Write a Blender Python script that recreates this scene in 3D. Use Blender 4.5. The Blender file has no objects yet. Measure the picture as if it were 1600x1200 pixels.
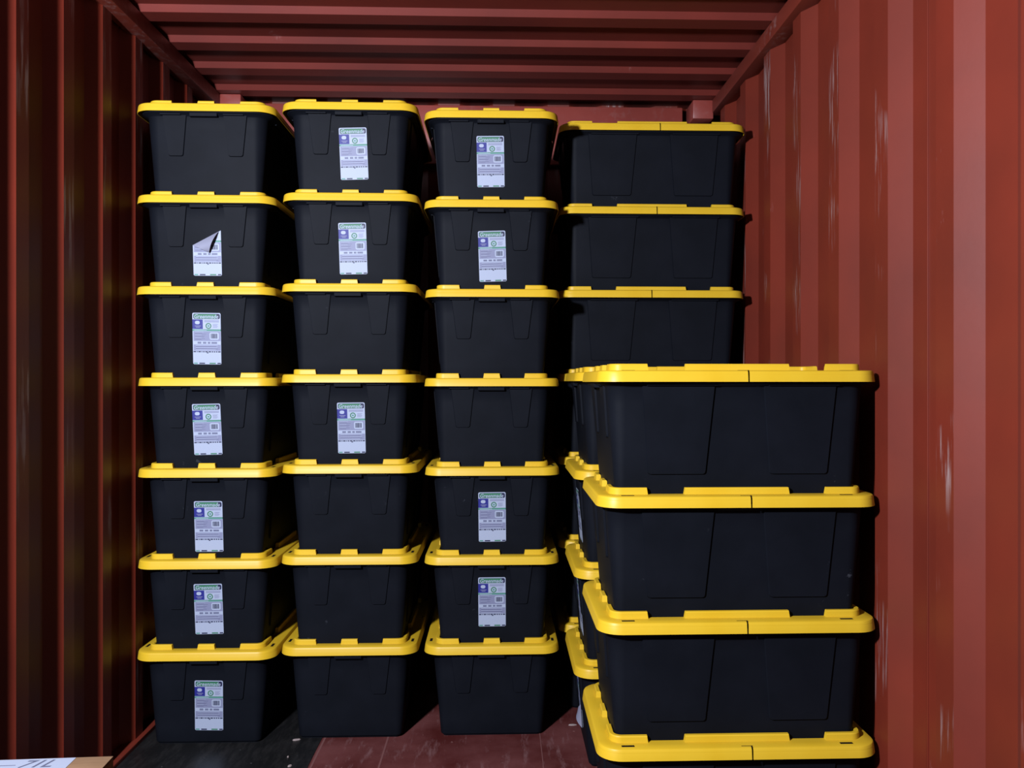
import bpy, bmesh, math, random
from mathutils import Vector, Matrix
random.seed(4)
S = bpy.context.scene
COL = S.collection

# ---------------------------------------------------------------- camera, world, light, exposure
F = 1320.0                    # focal length in pixels of the 1600 px wide frame
CAM_H = 1.394
cam_d = bpy.data.cameras.new('camera')
cam_d.sensor_width = 36.0
cam_d.lens = F / 1600 * 36
YAW = math.radians(1.9)           # the camera looks a little to the right of the container's axis
CX = 781 + F * math.tan(YAW)
cam_d.shift_x = -(CX - 800) / 1600
cam_d.shift_y = -3 / 1600
cam_d.clip_start = 0.02
cam = bpy.data.objects.new('camera', cam_d)
cam.location = (0, 0, CAM_H)
cam.rotation_euler = (math.radians(90), 0, -YAW)
COL.objects.link(cam)
S.camera = cam

W = bpy.data.worlds.new('night_world')
S.world = W
W.use_nodes = True
W.node_tree.nodes['Background'].inputs[0].default_value = (0.55, 0.7, 1.0, 1)
W.node_tree.nodes['Background'].inputs[1].default_value = 0.004

ld = bpy.data.lights.new('work_light', 'POINT')
ld.energy = 940
ld.color = (0.95, 1.0, 1.14)
ld.shadow_soft_size = 0.09
lo = bpy.data.objects.new('work_light', ld)
lo.location = (-1.333, 0.30, 2.17)
COL.objects.link(lo)

S.view_settings.view_transform = 'Standard'
S.view_settings.look = 'None'
S.view_settings.gamma = 1.0
S.view_settings.use_curve_mapping = False
S.view_settings.exposure = 0.0

# ---------------------------------------------------------------- materials
def srgb(r, g, b):
    f = lambda c: (c / 255 / 12.92) if c / 255 <= 0.04045 else ((c / 255 + 0.055) / 1.055) ** 2.4
    return (f(r), f(g), f(b), 1)

def dim(c, k=0.42):
    return (c[0] * k, c[1] * k, c[2] * k, 1)

def new_mat(name):
    m = bpy.data.materials.new(name)
    m.use_nodes = True
    nt = m.node_tree
    return m, nt, nt.nodes['Principled BSDF']

def plain(name, col, rough=0.5, spec=0.5):
    m, nt, b = new_mat(name)
    b.inputs['Base Color'].default_value = col
    b.inputs['Roughness'].default_value = rough
    b.inputs['Specular IOR Level'].default_value = spec
    return m

def noise(nt, scale, detail=4, stretch=(1, 1, 1), rough=0.55, coord='Object', vary=False):
    tc = nt.nodes.new('ShaderNodeTexCoord')
    mp = nt.nodes.new('ShaderNodeMapping')
    mp.inputs['Scale'].default_value = stretch
    nz = nt.nodes.new('ShaderNodeTexNoise')
    nz.inputs['Scale'].default_value = scale
    nz.inputs['Detail'].default_value = detail
    nz.inputs['Roughness'].default_value = rough
    if vary:          # every copy gets its own pattern
        nz.noise_dimensions = '4D'
        oi = nt.nodes.new('ShaderNodeObjectInfo')
        nt.links.new(mul(nt, oi.outputs['Random'], 40.0), nz.inputs['W'])
    nt.links.new(tc.outputs[coord], mp.inputs['Vector'])
    nt.links.new(mp.outputs['Vector'], nz.inputs['Vector'])
    return nz.outputs['Fac']

def ramp(nt, fac, stops):
    r = nt.nodes.new('ShaderNodeValToRGB')
    els = r.color_ramp.elements
    els[0].position, els[0].color = stops[0]
    els[1].position, els[1].color = stops[-1]
    for p, c in stops[1:-1]:
        e = els.new(p)
        e.color = c
    nt.links.new(fac, r.inputs['Fac'])
    return r.outputs['Color']

def mix(nt, fac, a, b):
    n = nt.nodes.new('ShaderNodeMix')
    n.data_type = 'RGBA'
    for sock, v in ((n.inputs[0], fac), (n.inputs[6], a), (n.inputs[7], b)):
        if isinstance(v, (tuple, float, int)):
            sock.default_value = v
        else:
            nt.links.new(v, sock)
    return n.outputs[2]

def mul(nt, a, b):
    n = nt.nodes.new('ShaderNodeMath')
    n.operation = 'MULTIPLY'
    for s, v in ((n.inputs[0], a), (n.inputs[1], b)):
        if isinstance(v, (float, int)):
            s.default_value = v
        else:
            nt.links.new(v, s)
    return n.outputs[0]

def bump(nt, b, fac, strength, dist=0.002):
    n = nt.nodes.new('ShaderNodeBump')
    n.inputs['Strength'].default_value = strength
    n.inputs['Distance'].default_value = dist
    nt.links.new(fac, n.inputs['Height'])
    nt.links.new(n.outputs['Normal'], b.inputs['Normal'])

K0, K1 = (0, 0, 0, 1), (1, 1, 1, 1)

def red_steel(name, base, wear=0.0, rough=0.5, stretch=(1, 1, 1)):
    """red-oxide container paint; wear = pale scuffs rubbed along the vertical"""
    m, nt, b = new_mat(name)
    mott = noise(nt, 2.2, 5)
    dark = tuple(c * 0.80 for c in base[:3]) + (1,)
    lite = tuple(min(1, c * 1.14) for c in base[:3]) + (1,)
    c = ramp(nt, mott, [(0.3, dark), (0.7, lite)])
    if wear:
        streak = noise(nt, 1.0, 6, stretch, 0.62)
        patch = noise(nt, 2.6, 3, (1, 1, 0.8), 0.5)
        s1 = ramp(nt, streak, [(0.51, K0), (0.62, K1)])
        s2 = ramp(nt, patch, [(0.50, K0), (0.60, K1)])
        f = mul(nt, mul(nt, s1, s2), wear)
        c = mix(nt, f, c, dim(srgb(200, 175, 172)))
    fine = noise(nt, 9.0, 8, (1, 1, 0.35), 0.7)
    s3 = ramp(nt, fine, [(0.67, K0), (0.71, K1)])
    c = mix(nt, mul(nt, s3, 0.35), c, dim(srgb(195, 135, 130)))
    nt.links.new(c, b.inputs['Base Color'])
    b.inputs['Roughness'].default_value = rough
    b.inputs['Specular IOR Level'].default_value = 0.5
    bump(nt, b, noise(nt, 60, 3), 0.06, 0.002)
    return m

RED = dim(srgb(148, 50, 28), 0.355)
M_WALL = red_steel('red_container_paint', RED, 0.0, 0.5)
M_CREST = red_steel('rubbed_red_container_paint', RED, 0.8, 0.5, (60, 60, 4))
M_ROOF = red_steel('roof_red_paint', dim(srgb(146, 52, 40), 0.37), 0.0, 0.5)
M_FRAME = red_steel('end_frame_red_paint', dim(srgb(168, 74, 64), 0.5), 0.1, 0.45, (30, 30, 30))
M_RAIL = red_steel('rail_red_paint', dim(srgb(146, 54, 36)), 0.25, 0.5, (30, 30, 30))

# floor: painted plywood with scratches
M_FLOOR, nt, b = new_mat('worn_red_floor_paint')
c = ramp(nt, noise(nt, 3.5, 6), [(0.35, dim(srgb(100, 34, 30))), (0.62, dim(srgb(138, 76, 74)))])
s = ramp(nt, noise(nt, 5, 9, (5, 0.9, 1), 0.72), [(0.54, K0), (0.68, K1)])
c = mix(nt, mul(nt, s, 0.6), c, dim(srgb(175, 130, 130)))
s = ramp(nt, noise(nt, 45, 3), [(0.70, K0), (0.74, K1)])
c = mix(nt, mul(nt, s, 0.5), c, dim(srgb(200, 150, 145)))
nt.links.new(c, b.inputs['Base Color'])
b.inputs['Roughness'].default_value = 0.5
bump(nt, b, noise(nt, 25, 5), 0.15, 0.003)

M_SCUFF = plain('bare_scuffed_floor', dim(srgb(150, 95, 92)), 0.6)
M_MATK, nt, b = new_mat('black_sheet')
c = ramp(nt, noise(nt, 6, 8, (4, 1, 1), 0.7), [(0.45, dim(srgb(33, 33, 34))), (0.72, dim(srgb(62, 60, 60)))])
s = ramp(nt, noise(nt, 38, 3), [(0.71, K0), (0.75, K1)])
c = mix(nt, mul(nt, s, 0.4), c, dim(srgb(150, 150, 150)))
nt.links.new(c, b.inputs['Base Color'])
b.inputs['Roughness'].default_value = 0.38
bump(nt, b, noise(nt, 14, 4), 0.12, 0.003)

# tote plastics
M_BLACK, nt, b = new_mat('black_tote_plastic')
c = ramp(nt, noise(nt, 5, 5), [(0.35, srgb(10, 12, 17)), (0.75, srgb(15, 17, 23))])
s = mul(nt, ramp(nt, noise(nt, 30, 6, (1, 1, 1), 0.75, vary=True), [(0.63, K0), (0.70, K1)]), ramp(nt, noise(nt, 4, 2, vary=True), [(0.55, K0), (0.68, K1)]))
c = mix(nt, mul(nt, s, 0.22), c, dim(srgb(170, 175, 190)))
nt.links.new(c, b.inputs['Base Color'])
b.inputs['Roughness'].default_value = 0.58
b.inputs['Specular IOR Level'].default_value = 0.05
bump(nt, b, noise(nt, 420, 2), 0.10, 0.0006)

M_YEL, nt, b = new_mat('yellow_lid_plastic')
c = ramp(nt, noise(nt, 8, 4), [(0.3, dim(srgb(250, 201, 44), 0.485)), (0.7, dim(srgb(255, 209, 54), 0.485))])
nt.links.new(c, b.inputs['Base Color'])
b.inputs['Roughness'].default_value = 0.42
b.inputs['Specular IOR Level'].default_value = 0.2
bump(nt, b, noise(nt, 260, 2), 0.05, 0.0005)
M_SLOT = plain('dark_slot', srgb(14, 10, 6), 0.9, 0.1)

L_WHITE = plain('sticker_white', dim(srgb(214, 226, 255), 0.355), 0.55, 0.3)
L_LILAC = plain('sticker_lilac', dim(srgb(165, 170, 208), 0.355), 0.55, 0.3)
L_GREY = plain('sticker_grey', dim(srgb(105, 108, 150), 0.355), 0.55, 0.3)
L_GREEN = plain('sticker_green', dim(srgb(70, 150, 110), 0.355), 0.55, 0.3)
L_TEAL = plain('sticker_teal', dim(srgb(105, 180, 165), 0.355), 0.55, 0.3)
L_BLUE = plain('sticker_blue', dim(srgb(48, 52, 165), 0.355), 0.55, 0.3)
L_NAVY = plain('sticker_navy', dim(srgb(35, 40, 85), 0.355), 0.55, 0.3)
L_BACK = plain('sticker_backing', dim(srgb(190, 192, 218), 0.355), 0.55, 0.3)
L_ALL = [L_WHITE, L_LILAC, L_GREY, L_GREEN, L_TEAL, L_BLUE, L_NAVY, L_BACK]
WHITE, LILAC, GREY, GREEN, TEAL, BLUE, NAVY, BACK = range(8)

M_CARD, nt, b = new_mat('brown_cardboard')
c = ramp(nt, noise(nt, 12, 5, (1, 6, 1)), [(0.3, dim(srgb(160, 118, 78), 0.33)), (0.7, dim(srgb(184, 140, 98), 0.33))])
nt.links.new(c, b.inputs['Base Color'])
b.inputs['Roughness'].default_value = 0.8
M_PAPER = plain('white_paper', dim(srgb(218, 226, 250), 0.27), 0.7, 0.2)
M_INK = plain('grey_print', dim(srgb(120, 122, 150), 0.3), 0.7, 0.2)
M_CHIP = plain('pale_chip', dim(srgb(190, 170, 165)), 0.8)

# ---------------------------------------------------------------- mesh helpers
def link_mesh(name, bm, mats, parent=None, sharp=35, smooth=True):
    me = bpy.data.meshes.new(name)
    bm.normal_update()
    bm.to_mesh(me)
    bm.free()
    for m in (mats if isinstance(mats, (list, tuple)) else [mats]):
        me.materials.append(m)
    if smooth:
        for p in me.polygons:
            p.use_smooth = True
        me.set_sharp_from_angle(angle=math.radians(sharp))
    o = bpy.data.objects.new(name, me)
    COL.objects.link(o)
    if parent:
        o.parent = parent
    return o

def struct(name, bm, mats, sharp=25, label=None):
    o = link_mesh(name, bm, mats, None, sharp)
    o['kind'] = 'structure'
    if label:
        o['label'] = label
    return o

def box(bm, x0, x1, y0, y1, z0, z1, mi=0, bev=0.0):
    vs = [bm.verts.new((x, y, z)) for x in (x0, x1) for y in (y0, y1) for z in (z0, z1)]
    idx = [(0, 1, 3, 2), (4, 6, 7, 5), (0, 4, 5, 1), (2, 3, 7, 6), (0, 2, 6, 4), (1, 5, 7, 3)]
    fs = [bm.faces.new([vs[i] for i in f]) for f in idx]
    for f in fs:
        f.material_index = mi
    if bev:
        es = list({e for f in fs for e in f.edges})
        r = bmesh.ops.bevel(bm, geom=es, offset=bev, segments=2, affect='EDGES', profile=0.5)
        for f in r['faces']:
            f.material_index = mi

def corrugated(pts, lo_, hi_, axis, back):
    """pts: list of (along, across, material) profile points; extruded from lo_ to hi_.
    axis 'z': wall running along y (across = x); 'bz': wall along x (across = y); 'x': roof along y (across = z).
    back: offset of the outer skin so the sheet has thickness"""
    bm = bmesh.new()
    def P(a, c, h):
        return {'z': (c, a, h), 'bz': (a, c, h), 'x': (h, a, c)}[axis]
    f0, f1, b0, b1 = [], [], [], []
    for a, c, _ in pts:
        f0.append(bm.verts.new(P(a, c, lo_)))
        f1.append(bm.verts.new(P(a, c, hi_)))
        b0.append(bm.verts.new(P(a, c + back, lo_)))
        b1.append(bm.verts.new(P(a, c + back, hi_)))
    for i in range(len(pts) - 1):
        q = bm.faces.new((f0[i], f0[i + 1], f1[i + 1], f1[i]))
        q.material_index = pts[i][2]
        bm.faces.new((b0[i], b1[i], b1[i + 1], b0[i + 1]))
        bm.faces.new((f0[i], b0[i], b0[i + 1], f0[i + 1]))
        bm.faces.new((f1[i], f1[i + 1], b1[i + 1], b1[i]))
    bm.faces.new((f0[0], f1[0], b1[0], b0[0]))
    bm.faces.new((f0[-1], b0[-1], b1[-1], f1[-1]))
    bmesh.ops.recalc_face_normals(bm, faces=bm.faces)
    return bm

# ---------------------------------------------------------------- the container
Y0, YB = 1.62, 4.33
XR, XL = 1.085, -1.405          # wall crests
ZLOW = CAM_H + 1.40             # lowest level of the roof sheet
DEP = 0.037

# right wall
pts, per = [], 0.3427
a = 2.329 - 9 * per
while a < YB + 0.1:
    pts += [(a - 0.070, XR + DEP, 0), (a, XR, 1), (a + 0.081, XR, 0), (a + 0.151, XR + DEP, 0)]
    a += per
pts = [p for p in pts if Y0 < p[0] < YB + 0.02]
bm = corrugated(pts, 0.0, ZLOW + 0.06, 'z', 0.004)
struct('wall_right', bm, [M_WALL, M_CREST])
bm = bmesh.new()
box(bm, XR + DEP - 0.0035, XR + DEP + 0.001, 2.175, 2.183, 0, ZLOW, 0, 0.001)
struct('trim_1', bm, M_WALL)

# left wall
pts, per = [], 0.2683
a = 2.503 - 12 * per
while a < YB + 0.1:
    pts += [(a - 0.058, XL - DEP, 0), (a, XL, 1), (a + 0.067, XL, 0), (a + 0.125, XL - DEP, 0)]
    a += per
pts = [p for p in pts if Y0 < p[0] < YB + 0.02]
bm = corrugated(pts, 0.0, ZLOW + 0.06, 'z', -0.004)
struct('wall_left', bm, [M_WALL, M_CREST])

# back wall
pts = []
a = XL - 0.03
while a < XR + 0.05:
    pts += [(a, YB, 1), (a + 0.11, YB, 0), (a + 0.165, YB + 0.045, 0), (a + 0.225, YB + 0.045, 0)]
    a += 0.28
bm = corrugated(pts, 0.0, ZLOW + 0.06, 'bz', 0.004)
struct('wall_back', bm, [M_WALL, M_CREST])

# roof
pts, per = [], 0.285
a = 3.240 - 15 * per
while a < YB + 0.1:
    pts += [(a - 0.019, ZLOW + 0.022, 0), (a, ZLOW, 0), (a + 0.084, ZLOW, 0), (a + 0.103, ZLOW + 0.022, 0)]
    a += per
pts = [p for p in pts if Y0 < p[0] < YB + 0.05]
bm = corrugated(pts, XL - 0.06, XR + 0.06, 'x', 0.004)
struct('ceiling', bm, M_ROOF)

# floor
bm = bmesh.new()
box(bm, XL - 0.06, XR + 0.06, 1.2, YB + 0.06, -0.03, 0.0)
struct('floor', bm, M_FLOOR)
# plank joints and long rub marks in the floor
bm = bmesh.new()
for x, w, y0, y1 in ((0.158, 0.0018, Y0, YB), (-0.438, 0.0035, 1.8, 3.4), (-0.39, 0.0015, 2.2, 3.05), (-0.684, 0.004, 1.6, 3.4)):
    box(bm, x - w, x + w, y0, y1, -0.002, 0.0006)
struct('trim_2', bm, M_SCUFF)

# top side rails, corner blocks, header, posts, floor curbs
def rail(name, x0, x1, y0, y1, z0, z1, bev=0.004, m=None):
    bm = bmesh.new()
    box(bm, x0, x1, y0, y1, z0, z1, 0, bev)
    return struct(name, bm, m or M_RAIL)
rail('trim_3', 1.053, 1.128, Y0, 4.20, CAM_H + 1.335, ZLOW - 0.0005)
rail('trim_4', -1.43, -1.357, Y0, 4.20, CAM_H + 1.335, ZLOW - 0.0005)
rail('trim_5', 0.956, 1.059, 4.155, YB - 0.02, CAM_H + 1.305, ZLOW - 0.001, 0.006, M_FRAME)
rail('trim_6', -1.361, -1.257, 4.145, YB - 0.02, CAM_H + 1.305, ZLOW - 0.001, 0.006, M_FRAME)
rail('trim_7', -1.25, 0.93, 4.27, YB - 0.004, CAM_H + 1.10, ZLOW - 0.003, 0.006, M_FRAME)
rail('trim_8', 1.00, 1.128, 4.23, YB - 0.004, 0.0, CAM_H + 1.28, 0.006)
rail('trim_9', -1.43, -1.31, 4.23, YB - 0.004, 0.0, CAM_H + 1.28, 0.006)
rail('trim_10', -1.455, -1.386, Y0, 4.22, 0.0, 0.016, 0.003)
rail('trim_11', 1.05, 1.128, Y0, 4.22, 0.0, 0.016, 0.003)

# black sheet lying on the floor on the left
bm = bmesh.new()
box(bm, -1.384, -0.695, 1.2, 4.15, 0.0, 0.003, 0, 0.0008)
o = link_mesh('floor_sheet', bm, M_MATK)
o['label'] = 'scuffed black sheet covering the floor under the leftmost stack'
o['category'] = 'floor mat'
MAT_T = 0.003

# ---------------------------------------------------------------- tote
TL, TW, TR = 0.800, 0.531, 0.068
BL, BW_ = 0.800, 0.515              # body reference rectangle      # lid length, width, corner radius
H_LID = 0.336                          # underside of the lid above the foot
PITCH = 0.346
def inset_at(z):
    return 0.056 + (0.030 - 0.056) * (z - 0.010) / (0.324 - 0.010)

def rring(L, Wd, R, ins, n=9, cuts=()):
    """points of a rounded rectangle, ccw from the +x side; cuts: x positions added on the two long sides"""
    hx, hy = L / 2 - ins, Wd / 2 - ins
    r = max(R - ins, 0.012)
    out = []
    for cx, cy, a0 in ((hx - r, hy - r, 0), (-hx + r, hy - r, 90), (-hx + r, -hy + r, 180), (hx - r, -hy + r, 270)):
        for i in range(n):
            a = math.radians(a0 + 90 * i / (n - 1))
            out.append((cx + r * math.cos(a), cy + r * math.sin(a)))
        if a0 == 0:
            out += [(c, hy) for c in sorted((-c for c in cuts), reverse=True)]
        if a0 == 180:
            out += [(c, -hy) for c in sorted(cuts)]
    return out

def loft(bm, rings, mi=0, skip=()):
    vr = [[bm.verts.new((x, y, z)) for x, y in pts] for pts, z in rings]
    n = len(vr[0])
    for k in range(len(vr) - 1):
        for i in range(n):
            if (k, i) in skip:
                continue
            j = (i + 1) % n
            f = bm.faces.new((vr[k][i], vr[k][j], vr[k + 1][j], vr[k + 1][i]))
            f.material_index = mi
    return vr

def side_point(side, u, z, off):
    """point on a body side: side in '-x','+x','-y','+y'; u to the right seen from outside"""
    i = inset_at(z) - off
    if side == '-x': return (-(BL / 2 - i), -u, z)
    if side == '+x': return (BL / 2 - i, u, z)
    if side == '-y': return (u, -(BW_ / 2 - i), z)
    return (-u, BW_ / 2 - i, z)

def panel(bm, side, top, bot, z_top, z_bot, h=0.0058, r=0.008):
    """raised trapezoid: top=(u0,u1), bot=(u0,u1)"""
    def loop(g, off):
        P = []
        a, b_, c_, d = (top[0] + g, z_top), (top[1] - g, z_top), (bot[1] - g, z_bot + g), (bot[0] + g, z_bot + g)
        P.append(a)
        for i in range(5):
            t = i / 4 * math.pi / 2
            P.append((d[0] + r * (1 - math.cos(t)), d[1] + r * (1 - math.sin(t))))
        for i in range(5):
            t = (1 - i / 4) * math.pi / 2
            P.append((c_[0] - r * (1 - math.cos(t)), c_[1] + r * (1 - math.sin(t))))
        P.append(b_)
        return [bm.verts.new(side_point(side, u, z, off)) for u, z in P]
    A, B = loop(0, -0.002), loop(0.0022, h)
    n = len(A)
    for i in range(n):
        j = (i + 1) % n
        bm.faces.new((A[i], A[j], B[j], B[i]))
    bm.faces.new(B)

def tab(bm, side, u0, u1, z0, z1, off, thick_in=0.03):
    vs = []
    for o_, g in ((-thick_in, 0), (off - 0.0015, 0), (off, 0.0015)):
        vs.append([bm.verts.new(side_point(side, u, z, o_)) for u, z in ((u0 + g, z0 + g), (u1 - g, z0 + g), (u1 - g, z1), (u0 + g, z1))])
    for k in range(2):
        for i in range(4):
            j = (i + 1) % 4
            bm.faces.new((vs[k][i], vs[k][j], vs[k + 1][j], vs[k + 1][i]))
    bm.faces.new(vs[2])

def body_mesh():
    bm = bmesh.new()
    spec = [(0.066, 0.0), (0.064, 0.0055), (0.061, 0.006), (0.0575, 0.0085), (0.0560, 0.013)]
    for k in range(1, 7):
        z = 0.017 + (0.322 - 0.017) * k / 6
        spec.append((inset_at(z), z))
    spec += [(0.028, 0.325), (0.010, 0.3325), (0.0075, 0.334), (0.0075, 0.3445), (0.012, 0.3450)]
    rings = [(rring(BL, BW_, 0.080, i), z) for i, z in spec]
    vr = loft(bm, rings)
    bm.faces.new(list(reversed(vr[0])))
    for s in ('-x', '+x'):
        panel(bm, s, (-0.160, -0.068), (-0.142, -0.084), 0.328, 0.174)
        panel(bm, s, (0.068, 0.160), (0.084, 0.142), 0.328, 0.174)
        tab(bm, s, -0.166, -0.088, 0.3255, 0.337, 0.0145)
        tab(bm, s, 0.070, 0.148, 0.3255, 0.337, 0.0145)
    for s in ('-y', '+y'):
        panel(bm, s, (-0.275, -0.066), (-0.256, -0.088), 0.328, 0.076)
        panel(bm, s, (0.072, 0.281), (0.094, 0.262), 0.328, 0.076)
        tab(bm, s, -0.262, -0.060, 0.3255, 0.337, 0.0145)
        tab(bm, s, 0.084, 0.286, 0.3255, 0.337, 0.0145)
    bmesh.ops.recalc_face_normals(bm, faces=bm.faces)
    return bm

def handle_mesh(side):
    bm = bmesh.new()
    tab(bm, side, -0.054, 0.050, 0.3195, 0.337, 0.0185)
    bmesh.ops.recalc_face_normals(bm, faces=bm.faces)
    return bm

def fence_path(ins):
    """polyline with arc-length bookkeeping for one quarter: from the long-side start x to the short-side end y"""
    hx, hy = TL / 2 - ins, TW / 2 - ins - 0.008
    r = max(TR - ins, 0.012) + 0.004
    P = [(0.254, hy), (hx - r, hy)]
    for i in range(1, 9):
        a = math.radians(90 - 90 * i / 9)
        P.append((hx - r + r * math.cos(a), hy - r + r * math.sin(a)))
    P += [(hx, hy - r), (hx, 0.127)]
    return P

def strip(bm, outer, inner, z0, z1, ch=0.003, endslope=0.003):
    """raised block between two matching polylines, chamfered at the top"""
    n = len(outer)
    def vec(p, q, t): return (p[0] + (q[0] - p[0]) * t, p[1] + (q[1] - p[1]) * t)
    def shrink(line):
        a = Vector(line[0]); b_ = Vector(line[1]); d = (b_ - a).normalized() * endslope
        e = Vector(line[-1]); g = Vector(line[-2]); h = (g - e).normalized() * endslope
        return [tuple(a + d)] + list(line[1:-1]) + [tuple(e + h)]
    so, si = shrink(outer), shrink(inner)
    t = ch / 0.016
    rows = [
        [(p, z0) for p in outer],
        [(vec(p, q, t * 0.25), z1 - ch) for p, q in zip(so, si)],
        [(vec(p, q, t), z1) for p, q in zip(so, si)],
        [(vec(q, p, t), z1) for p, q in zip(so, si)],
        [(vec(q, p, t * 0.25), z1 - ch) for p, q in zip(so, si)],
        [(q, z0) for q in inner],
    ]
    V = [[bm.verts.new((p[0], p[1], z)) for p, z in row] for row in rows]
    for k in range(5):
        for i in range(n - 1):
            bm.faces.new((V[k][i], V[k][i + 1], V[k + 1][i + 1], V[k + 1][i]))
    bm.faces.new([V[k][0] for k in range(6)])
    bm.faces.new([V[k][-1] for k in reversed(range(6))])

def lid_mesh(s):
    """s: offset of the slit in the long skirt; local z = 0 at the lid underside"""
    bm = bmesh.new()
    cuts = (s - 0.0021, s + 0.0021)
    spec = [(0.0030, 0.022), (0.0022, 0.000), (0.0, 0.0004), (0.0006, 0.004), (0.0036, 0.0255), (0.0058, 0.0295), (0.0098, 0.0318),
            (0.036, 0.032)]
    rings = [(rring(TL, TW, TR, i, 9, cuts), z) for i, z in spec]
    # the deck inside the fence is recessed, the next tote stands in it
    rings += [(rring(TL, TW - 0.016, TR, i, 9, cuts), z) for i, z in ((0.045, 0.032), (0.0530, 0.0318), (0.0540, 0.012), (0.057, 0.0100))]
    n = len(rings[0][0])
    i1 = 9 * 1            # index where the first cut pair starts (after the first corner)
    i2 = 9 * 3 + 2
    skip = {(k, i) for k in range(0, 6) for i in (i1, i2)}
    vr = loft(bm, rings, 0, skip)
    bm.faces.new(vr[-1])
    # fences
    o_, i_ = fence_path(0.037), fence_path(0.0535)
    for sx in (1, -1):
        for sy in (1, -1):
            strip(bm, [(x * sx, y * sy) for x, y in o_], [(x * sx, y * sy) for x, y in i_], 0.030, 0.0505)
    hx0, hx1, hy0, hy1 = TL / 2 - 0.037, TL / 2 - 0.0535, TW / 2 - 0.045, TW / 2 - 0.0615
    for sg in (1, -1):
        strip(bm, [(-0.151, hy0 * sg), (0.151, hy0 * sg)], [(-0.151, hy1 * sg), (0.151, hy1 * sg)], 0.030, 0.0505)
        strip(bm, [(hx0 * sg, -0.0335), (hx0 * sg, 0.0335)], [(hx1 * sg, -0.0335), (hx1 * sg, 0.0335)], 0.030, 0.0505)
    bmesh.ops.recalc_face_normals(bm, faces=bm.faces)
    # slots and holes in the rim
    top = 0.0321
    def hole(cx, cy, wx, wy, rot=0.0):
        c0, s0 = math.cos(rot), math.sin(rot)
        vs = []
        for dz in (-0.002, 0.0004):
            for dx, dy in ((-wx, -wy), (wx, -wy), (wx, wy), (-wx, wy)):
                vs.append(bm.verts.new((cx + dx * c0 - dy * s0, cy + dx * s0 + dy * c0, top + dz)))
        for q in ((4, 5, 6, 7), (0, 1, 5, 4), (1, 2, 6, 5), (2, 3, 7, 6), (3, 0, 4, 7)):
            f = bm.faces.new([vs[i] for i in q])
            f.material_index = 1
    for sg in (1, -1):
        for u in (-0.305, 0.315):
            hole(u * sg, (TW / 2 - 0.025) * sg, 0.018, 0.005)
        hole((s - 0.012) * sg * -1 if sg > 0 else (s - 0.012), (TW / 2 - 0.016) * sg, 0.016, 0.0010)
        hole(-s if sg > 0 else s, (TW / 2 - 0.012) * sg, 0.0018, 0.005)
    return bm

# --- stickers
def clip_poly(poly, fn):
    out = []
    for i in range(len(poly)):
        p, q = poly[i], poly[(i + 1) % len(poly)]
        a, b_ = fn(p), fn(q)
        if a >= 0: out.append(p)
        if (a >= 0) != (b_ >= 0):
            t = a / (a - b_)
            out.append((p[0] + (q[0] - p[0]) * t, p[1] + (q[1] - p[1]) * t))
    return out

_tc = {}
def text_polys(txt, u0, u1, v0, v1, shear=0.0, bold=0.0):
    """flat polygons of a word fitted into the box (u right, v down)"""
    if (txt, bold) not in _tc:
        cu = bpy.data.curves.new('t', 'FONT')
        cu.body = txt
        cu.resolution_u = 2
        cu.offset = bold
        ob = bpy.data.objects.new('t', cu)
        COL.objects.link(ob)
        dg = bpy.context.evaluated_depsgraph_get()
        me = bpy.data.meshes.new_from_object(ob.evaluated_get(dg))
        P = [[(me.vertices[i].co.x, me.vertices[i].co.y) for i in f.vertices] for f in me.polygons]
        bpy.data.objects.remove(ob)
        bpy.data.curves.remove(cu)
        bpy.data.meshes.remove(me)
        _tc[(txt, bold)] = P
    P = _tc[(txt, bold)]
    P = [[(x + shear * y, y) for x, y in f] for f in P]
    xs = [x for f in P for x, y in f]
    ys = [y for f in P for x, y in f]
    ax, bx, ay, by = min(xs), max(xs), min(ys), max(ys)
    return [[(u0 + (x - ax) / (bx - ax) * (u1 - u0), v1 - (y - ay) / (by - ay) * (v1 - v0)) for x, y in f] for f in P]

def rect(u0, u1, v0, v1):
    return [(u0, v0), (u1, v0), (u1, v1), (u0, v1)]

def rrect(u0, u1, v0, v1, ru, rv, n=5):
    P = []
    for cu_, cv, a0 in ((u1 - ru, v1 - rv, 0), (u0 + ru, v1 - rv, 90), (u0 + ru, v0 + rv, 180), (u1 - ru, v0 + rv, 270)):
        for i in range(n):
            a = math.radians(a0 + 90 * i / (n - 1))
            P.append((cu_ + ru * math.cos(a), cv + rv * math.sin(a)))
    return P

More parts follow.
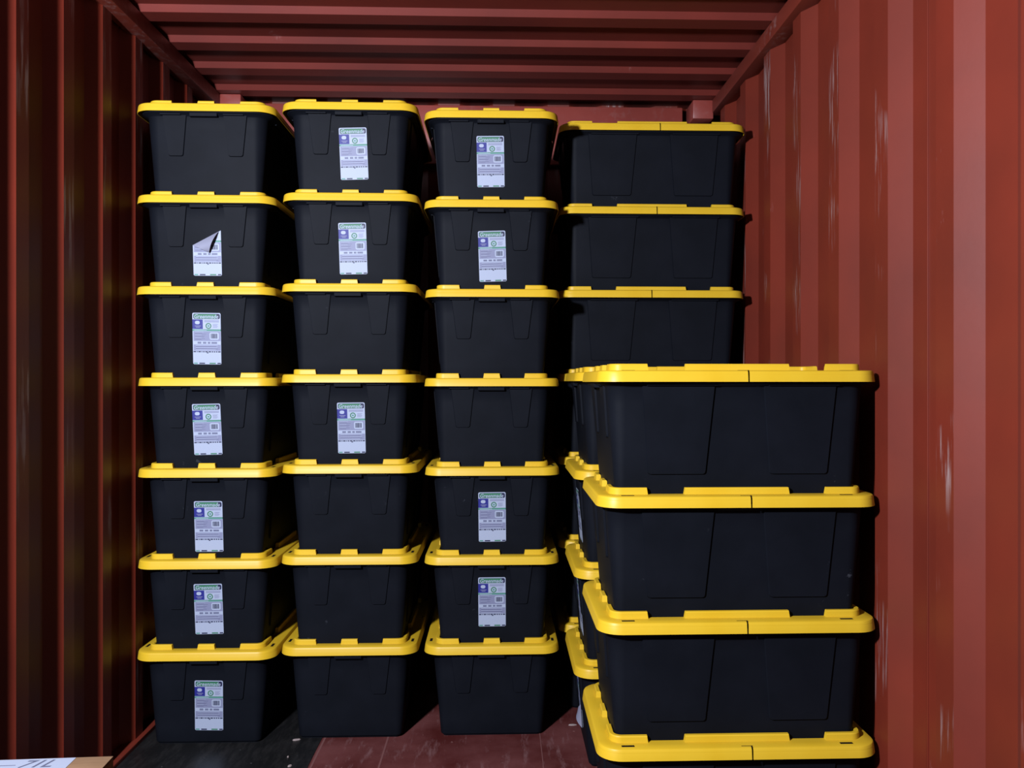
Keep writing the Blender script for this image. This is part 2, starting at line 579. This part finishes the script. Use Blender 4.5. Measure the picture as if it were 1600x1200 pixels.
def sticker_layers():
    rr = random.Random(7)
    L = []
    add = lambda m, lay, p: L.append((m, lay, p))
    A = 0.55
    add(WHITE, 0, rrect(0, 1, 0, 1, 0.05, 0.027))
    add(NAVY, 1, rrect(0.035, 0.975, 0.017, 0.118, 0.05, 0.03))
    add(GREEN, 2, rrect(0.055, 0.86, 0.024, 0.111, 0.04, 0.022))
    for p in text_polys('Greenmade', 0.07, 0.92, 0.030, 0.108, 0.25, 0.012):
        add(WHITE, 3, p)
    add(BLUE, 1, rect(0.0, 0.365, 0.128, 0.312))
    add(WHITE, 2, rrect(0.09, 0.26, 0.155, 0.222, 0.06, 0.03))
    for k, (a, b_) in enumerate(((0.08, 0.30), (0.12, 0.26))):
        add(LILAC, 2, rect(a, b_, 0.248 + 0.025 * k, 0.260 + 0.025 * k))
    add(LILAC, 1, rect(0.42, 0.94, 0.142, 0.158))
    add(LILAC, 1, rect(0.42, 0.94, 0.166, 0.180))
    ring_n = 18
    for i in range(ring_n):
        a0, a1 = 2 * math.pi * i / ring_n, 2 * math.pi * (i + 1) / ring_n
        f = lambda a, r: (0.565 + r * math.cos(a), 0.252 + r * A * math.sin(a))
        add(GREEN, 2, [f(a0, 0.105), f(a1, 0.105), f(a1, 0.068), f(a0, 0.068)])
    add(TEAL, 1, rrect(0.53, 0.60, 0.236, 0.270, 0.02, 0.01))
    for k in range(4):
        add(LILAC, 1, rect(0.72, 0.90 - 0.03 * (k % 2), 0.215 + 0.02 * k, 0.225 + 0.02 * k))
    add(TEAL, 1, rect(0.0, 1.0, 0.318, 0.352))
    add(GREEN, 2, rect(0.40, 1.0, 0.318, 0.328))
    add(WHITE, 2, rect(0.06, 0.5, 0.332, 0.342))
    add(LILAC, 1, rect(0.03, 0.985, 0.358, 0.545))
    for k in range(9):
        u = 0.55 if k < 9 else 0.9
        add(GREY if k % 3 else WHITE, 2, rect(0.08, 0.3 + 0.27 * rr.random(), 0.372 + 0.018 * k, 0.377 + 0.018 * k))
    add(WHITE, 2, rrect(0.60, 0.93, 0.378, 0.520, 0.05, 0.03))
    u = 0.645
    while u < 0.875:
        w = rr.choice((0.010, 0.016, 0.026))
        add(NAVY if rr.random() < 0.7 else GREY, 3, rect(u, u + w, 0.402, 0.495))
        u += w + rr.choice((0.010, 0.016))
    for a, b_ in ((0.17, 0.30), (0.36, 0.48), (0.53, 0.62), (0.66, 0.86)):
        for k in range(2):
            add(GREY, 1, rect(a, b_, 0.564 + 0.018 * k, 0.578 + 0.018 * k))
    add(LILAC, 1, rect(0.03, 0.985, 0.615, 0.735))
    for k in range(5):
        add(WHITE if k % 2 == 0 else GREY, 2, rect(0.10, 0.90 - 0.12 * rr.random(), 0.628 + 0.021 * k, 0.636 + 0.021 * k))
    u = 0.02
    while u < 0.96:
        w = rr.choice((0.03, 0.05, 0.09))
        add(NAVY, 2, rect(u, min(u + w, 0.98), 0.744, 0.765))
        u += w + 0.025
    add(NAVY, 2, rrect(0.49, 0.55, 0.768, 0.785, 0.02, 0.006))
    for a, b_, m in ((0.03, 0.16, TEAL), (0.22, 0.42, NAVY), (0.58, 0.80, GREEN), (0.86, 0.98, NAVY)):
        add(m, 1, rect(a, b_, 0.968, 0.992))
    return L
LAYERS = sticker_layers()
LW, LH = 0.107, 0.196

def sticker_mesh(u_c, z_top, tilt=0.0, keep=None, flap=None, side='-x', hfac=1.0):
    """sticker on a short side; keep: half-plane function in (u,v); flap: True adds the curled peeled corner"""
    bm = bmesh.new()
    def P(u, v, off):
        du, dv = (u - 0.5) * LW, (0.5 - v) * LH * hfac
        c0, s0 = math.cos(tilt), math.sin(tilt)
        return side_point(side, u_c + du * c0 - dv * s0, z_top - LH * hfac / 2 + du * s0 + dv * c0, off)
    for m, lay, poly in LAYERS:
        if keep:
            poly = clip_poly(poly, keep)
        if len(poly) < 3:
            continue
        off = 0.0009 + 0.00018 * lay
        try:
            f = bm.faces.new([bm.verts.new(P(u, v, off)) for u, v in poly])
        except ValueError:
            continue
        f.material_index = m
        if lay == 0:      # paper edge so the sheet has a thickness
            lo_ = [bm.verts.new(P(u, v, 0.0002)) for u, v in poly]
            hi_ = [bm.verts.new(P(u, v, off)) for u, v in poly]
            for i in range(len(poly)):
                j = (i + 1) % len(poly)
                bm.faces.new((lo_[i], lo_[j], hi_[j], hi_[i])).material_index = WHITE
    for f in bm.faces:      # all faces look outwards from the side
        f.normal_update()
    out = Vector({'-x': (-1, 0, 0), '+x': (1, 0, 0)}[side])
    for f in bm.faces:
        if abs(f.normal.dot(out)) > 0.5 and f.normal.dot(out) < 0:
            f.normal_flip()
    if flap:
        A, B, T, bulge = flap
        n, k = 10, 10
        rows = []
        for i in range(n + 1):
            s_ = i / n
            row = []
            for j in range(k + 1):
                t = j / k
                u = (A[0] + (B[0] - A[0]) * s_) * (1 - t) + T[0] * t
                v = (A[1] + (B[1] - A[1]) * s_) * (1 - t) + T[1] * t
                row.append(bm.verts.new(P(u, v, 0.0016 + bulge * math.sin(math.pi * min(1, t * 0.8 + 0.05)) * (0.5 + 0.5 * s_))))
            rows.append(row)
        for i in range(n):
            for j in range(k):
                bm.faces.new((rows[i][j], rows[i][j + 1], rows[i + 1][j + 1], rows[i + 1][j])).material_index = BACK
    return bm

# prototypes (mesh data shared by the copies)
ME_BODY = ME_HA = ME_HB = None
LID_CACHE = {}
def lid_data(s):
    s = round(s, 3)
    if s not in LID_CACHE:
        o = link_mesh('lid', lid_mesh(s), [M_YEL, M_SLOT], None, 30)
        LID_CACHE[s] = o.data
        bpy.data.objects.remove(o)
    return LID_CACHE[s]
def proto(bm, mats, sharp=30):
    o = link_mesh('p', bm, mats, None, sharp)
    d = o.data
    bpy.data.objects.remove(o)
    return d
ME_BODY = proto(body_mesh(), M_BLACK, 32); ME_BODY.name = 'tote_body'
ME_HA = proto(handle_mesh('-x'), M_BLACK); ME_HA.name = 'tote_handle_a'
ME_HB = proto(handle_mesh('+x'), M_BLACK); ME_HB.name = 'tote_handle_b'

def child(name, data, parent, z=0.0):
    o = bpy.data.objects.new(name, data)
    COL.objects.link(o)
    o.parent = parent
    o.location = (0, 0, z)
    return o

def tote(x, y_front, z, side_on, yaw, label, group, slit=0.02, sticker=None, k=1.0):
    """side_on: short end faces the camera. y_front = depth of the lid's front edge"""
    t = bpy.data.objects.new('storage_tote', None)
    t.empty_display_size = 0.1
    COL.objects.link(t)
    t['label'] = label
    t['category'] = 'storage tote'
    t['group'] = group
    half = (TL if side_on else TW) / 2
    t.location = (x, y_front + half, z)
    t.scale = (1, 1, k)              # the moulds differ a little in height
    t.rotation_euler = (0, 0, (math.pi / 2 if side_on else 0) + math.radians(yaw))
    b_ = child('body', ME_BODY, t)
    child('handle', ME_HA, b_)
    child('handle', ME_HB, b_)
    child('lid', lid_data(slit), t, H_LID)
    if sticker:
        o = link_mesh('product_sticker', sticker_mesh(**sticker), L_ALL, t, smooth=False)
        if sticker.get('flap'):
            o['label'] = 'white product sticker with a corner peeled away'
        else:
            o['label'] = 'white, green and blue product sticker with barcode'
    return t

TIER = {7: 'topmost', 6: 'second from the top', 5: 'third from the top', 4: 'fourth from the top', 3: 'fifth from the top',
        2: 'sixth from the top', 1: 'at the bottom'}
# sticker rectangles seen in the photo: (left px, right px, top px)
ST = {(1, 6): (300, 345, 350), (1, 5): (303, 343, 489), (1, 4): (300, 346, 631), (1, 3): (303, 347, 783), (1, 2): (303, 347, 912), (1, 1): (304, 348, 1063),
      (2, 7): (529, 574, 199.5), (2, 6): (527, 573, 348), (2, 4): (527, 571, 629),
      (3, 7): (746, 789, 213), (3, 6): (748, 792, 361), (3, 3): (747, 790, 769), (3, 2): (748, 790, 902)}
TILT = {(1, 6): 0, (1, 5): -0.01, (1, 4): 0.02, (1, 3): 0.0, (1, 2): 0.01, (1, 1): -0.02, (2, 7): 0.03, (2, 6): 0.02, (2, 4): 0.01,
        (3, 7): 0.015, (3, 6): 0.03, (3, 3): 0.01, (3, 2): 0.005}
COLS = {  # x centre top tier, x centre bottom tier, depth of the front, pitch, lift
    1: (-1.125, -1.121, 3.234, 1.0016, 'leftmost column', [0.4, 0.2, -0.2, -0.1, 0.1, 0.2, -0.1]),
    2: (-0.583, -0.585, 3.265, 1.0110, 'second column from left', [0.2, 0.3, -0.3, -0.2, 0.1, -0.2, 0.0]),
    3: (-0.031, -0.033, 3.278, 1.0026, 'third column from left', [-0.4, -0.3, 0.1, 0.0, 0.2, -0.1, 0.2])}
for c_, (xt, xb, yf, pit, cname, yaws) in COLS.items():
    kz = pit
    for tier in range(7, 0, -1):
        z = (tier - 1) * PITCH * kz + (MAT_T if c_ < 3 else 0.0)
        x = xb + (xt - xb) * (tier - 1) / 6 + random.uniform(-0.002, 0.002)
        st = None
        note = 'no sticker'
        if (c_, tier) in ST:
            l, r, top = ST[(c_, tier)]
            yface = yf + 0.036
            cs, sn = math.cos(YAW), math.sin(YAW)
            t = ((l + r) / 2 - CX) / F
            wx = yface * (t * cs + sn) / (cs - t * sn)
            u = wx - x
            zt = CAM_H - (top - 597) / F * (yface * cs + wx * sn) - z
            zt /= kz
            st = dict(u_c=u, z_top=zt, tilt=TILT[(c_, tier)])
            note = 'white sticker on it'
            if (c_, tier) == (1, 6):
                st['keep'] = lambda p: p[1] - (0.41 - 0.283 * p[0])
                st['flap'] = ((0.0, 0.415), (0.93, 0.152), (0.60, 0.56), 0.026)
                note = 'its sticker half peeled'
        where = TIER[tier] + ' in the ' + cname if tier > 1 else 'at the bottom of the ' + cname
        tote(x, yf + random.uniform(-0.003, 0.003), z, True, yaws[7 - tier],
             'black tote %s, %s' % (where, note),
             'totes stacked seven high end-on at the left', 0.02, st, kz)

# rear right stack, long side to the camera
for tier in range(7, 0, -1):
    slit = {7: 0.027, 6: 0.014, 5: -0.004}.get(tier, 0.02)
    if tier > 4:
        lab = 'black tote seen long side on, %s of the tall rear right stack' % TIER[tier]
    else:
        lab = 'mostly hidden black tote, %s in the tall rear right stack' % TIER[tier]
    tote(0.647 + {7: 0.003, 6: 0.0, 5: -0.003}.get(tier, 0), 3.534, (tier - 1) * PITCH * 1.0172, False, {7: -0.3, 6: 0.2}.get(tier, 0.0), lab,
         'totes of the tall rear right stack', slit, None, 1.0172)
# the two shorter stacks in front
T4 = {4: 'topmost', 3: 'second from the top', 2: 'third from the top', 1: 'at the bottom'}
for tier in range(4, 0, -1):
    st = None
    if tier in (1, 2, 3):
        st = dict(u_c={3: -0.03, 2: 0.0, 1: -0.01}[tier], z_top=0.274 if tier < 3 else 0.270)
        if tier == 1:
            st['flap'] = ((1.0, 0.55), (1.0, 1.0), (0.3, 0.82), 0.02)
    tote(0.667, 2.981, (tier - 1) * PITCH * 1.017, False, 0.0,
         'black tote peeking out behind the nearest stack, %s of four' % T4[tier],
         'totes of the four-high stack behind the nearest one', 0.02, st, 1.017)
for tier in range(4, 0, -1):
    slit = {4: 0.020, 3: 0.029, 2: 0.017, 1: 0.031}[tier]
    lab = {4: 'black tote with yellow lid, topmost of the nearest stack by the right wall',
           3: 'black tote second from the top of the nearest stack by the right wall',
           2: 'black tote third from the top of the nearest stack by the right wall',
           1: 'bottom tote of the nearest right stack, cut off at the lower frame edge'}[tier]
    tote(0.674, 2.332, (tier - 1) * PITCH * 1.0149, False, {4: 0.1, 3: -0.2, 2: 0.1, 1: 0.0}[tier], lab,
         'totes of the nearest stack by the right wall', slit, None, 1.0149)

# ---------------------------------------------------------------- cardboard box, bottom left
bx = bpy.data.objects.new('cardboard_box', None)
COL.objects.link(bx)
bx['label'] = 'brown cardboard box with a white printed sheet on top, in the lower left corner'
bx['category'] = 'box'
BW, BD, BH = 0.40, 0.34, 0.531
bx.location = (-0.8907, 1.981, 0)          # its back right corner
bx.rotation_euler = (0, 0, math.radians(2.6))
bm = bmesh.new()
box(bm, -BW, 0, -BD, 0, 0, BH - 0.004, 0, 0.003)
link_mesh('carton', bm, M_CARD, bx)
bm = bmesh.new()
box(bm, -BW, -0.0005, -BD, -BD / 2 - 0.002, BH - 0.0038, BH, 0, 0.0012)
box(bm, -BW, -0.0005, -BD / 2 + 0.002, -0.0005, BH - 0.0038, BH, 0, 0.0012)
link_mesh('flap', bm, M_CARD, bx)
bm = bmesh.new()
box(bm, -BW + 0.01, -0.082, -0.32, -0.004, BH, BH + 0.0008)
for poly in text_polys('71L', -0.190, -0.118, -0.045, -0.008, 0.35, 0.01):
    f = bm.faces.new([bm.verts.new((u, -0.057 - v, BH + 0.0011)) for u, v in poly])
    f.normal_update()
    if f.normal.z < 0: f.normal_flip()
    f.material_index = 1
box(bm, -0.36, -0.20, -0.036, -0.0335, BH + 0.0007, BH + 0.0011, 1)
box(bm, -0.262, -0.2605, -0.034, -0.022, BH + 0.0007, BH + 0.0011, 1)
link_mesh('printed_sheet', bm, [M_PAPER, M_INK], bx, smooth=False)

# ---------------------------------------------------------------- chips on the floor
def chip(px, py, lx, ly, rot, label, z0=0.0):
    Z = F * (CAM_H - z0) / (py - 597)
    bm = bmesh.new()
    n = 9
    rr = random.Random(px)
    lo_, hi_ = [], []
    for i in range(n):
        a = 2 * math.pi * i / n
        k = 0.75 + 0.4 * rr.random()
        lo_.append(bm.verts.new((lx * k * math.cos(a), ly * k * math.sin(a), 0)))
        hi_.append(bm.verts.new((lx * k * 0.8 * math.cos(a), ly * k * 0.8 * math.sin(a), 0.003 + 0.001 * rr.random())))
    for i in range(n):
        j = (i + 1) % n
        bm.faces.new((lo_[i], lo_[j], hi_[j], hi_[i]))
    bm.faces.new(hi_)
    bm.faces.new(list(reversed(lo_)))
    o = link_mesh('wood_chip', bm, M_CHIP)
    Xc = (px - CX) / F * Z
    o.location = (Xc * math.cos(YAW) + Z * math.sin(YAW), Z * math.cos(YAW) - Xc * math.sin(YAW), z0)
    o.rotation_euler = (0, 0, rot)
    o['label'] = label
    o['category'] = 'debris'
    o['group'] = 'chips of debris on the floor'
chip(464, 1156, 0.016, 0.006, 0.25, 'long pale chip on the black sheet by the second column', MAT_T)
chip(450, 1183, 0.0035, 0.0035, 0, 'tiny round crumb on the black sheet', MAT_T)
chip(453, 1197, 0.009, 0.006, 0.5, 'small pale chip on the black sheet at the lower frame edge', MAT_T)
chip(895, 1133, 0.017, 0.006, 0.0, 'pale sliver on the red floor beside the middle stack')
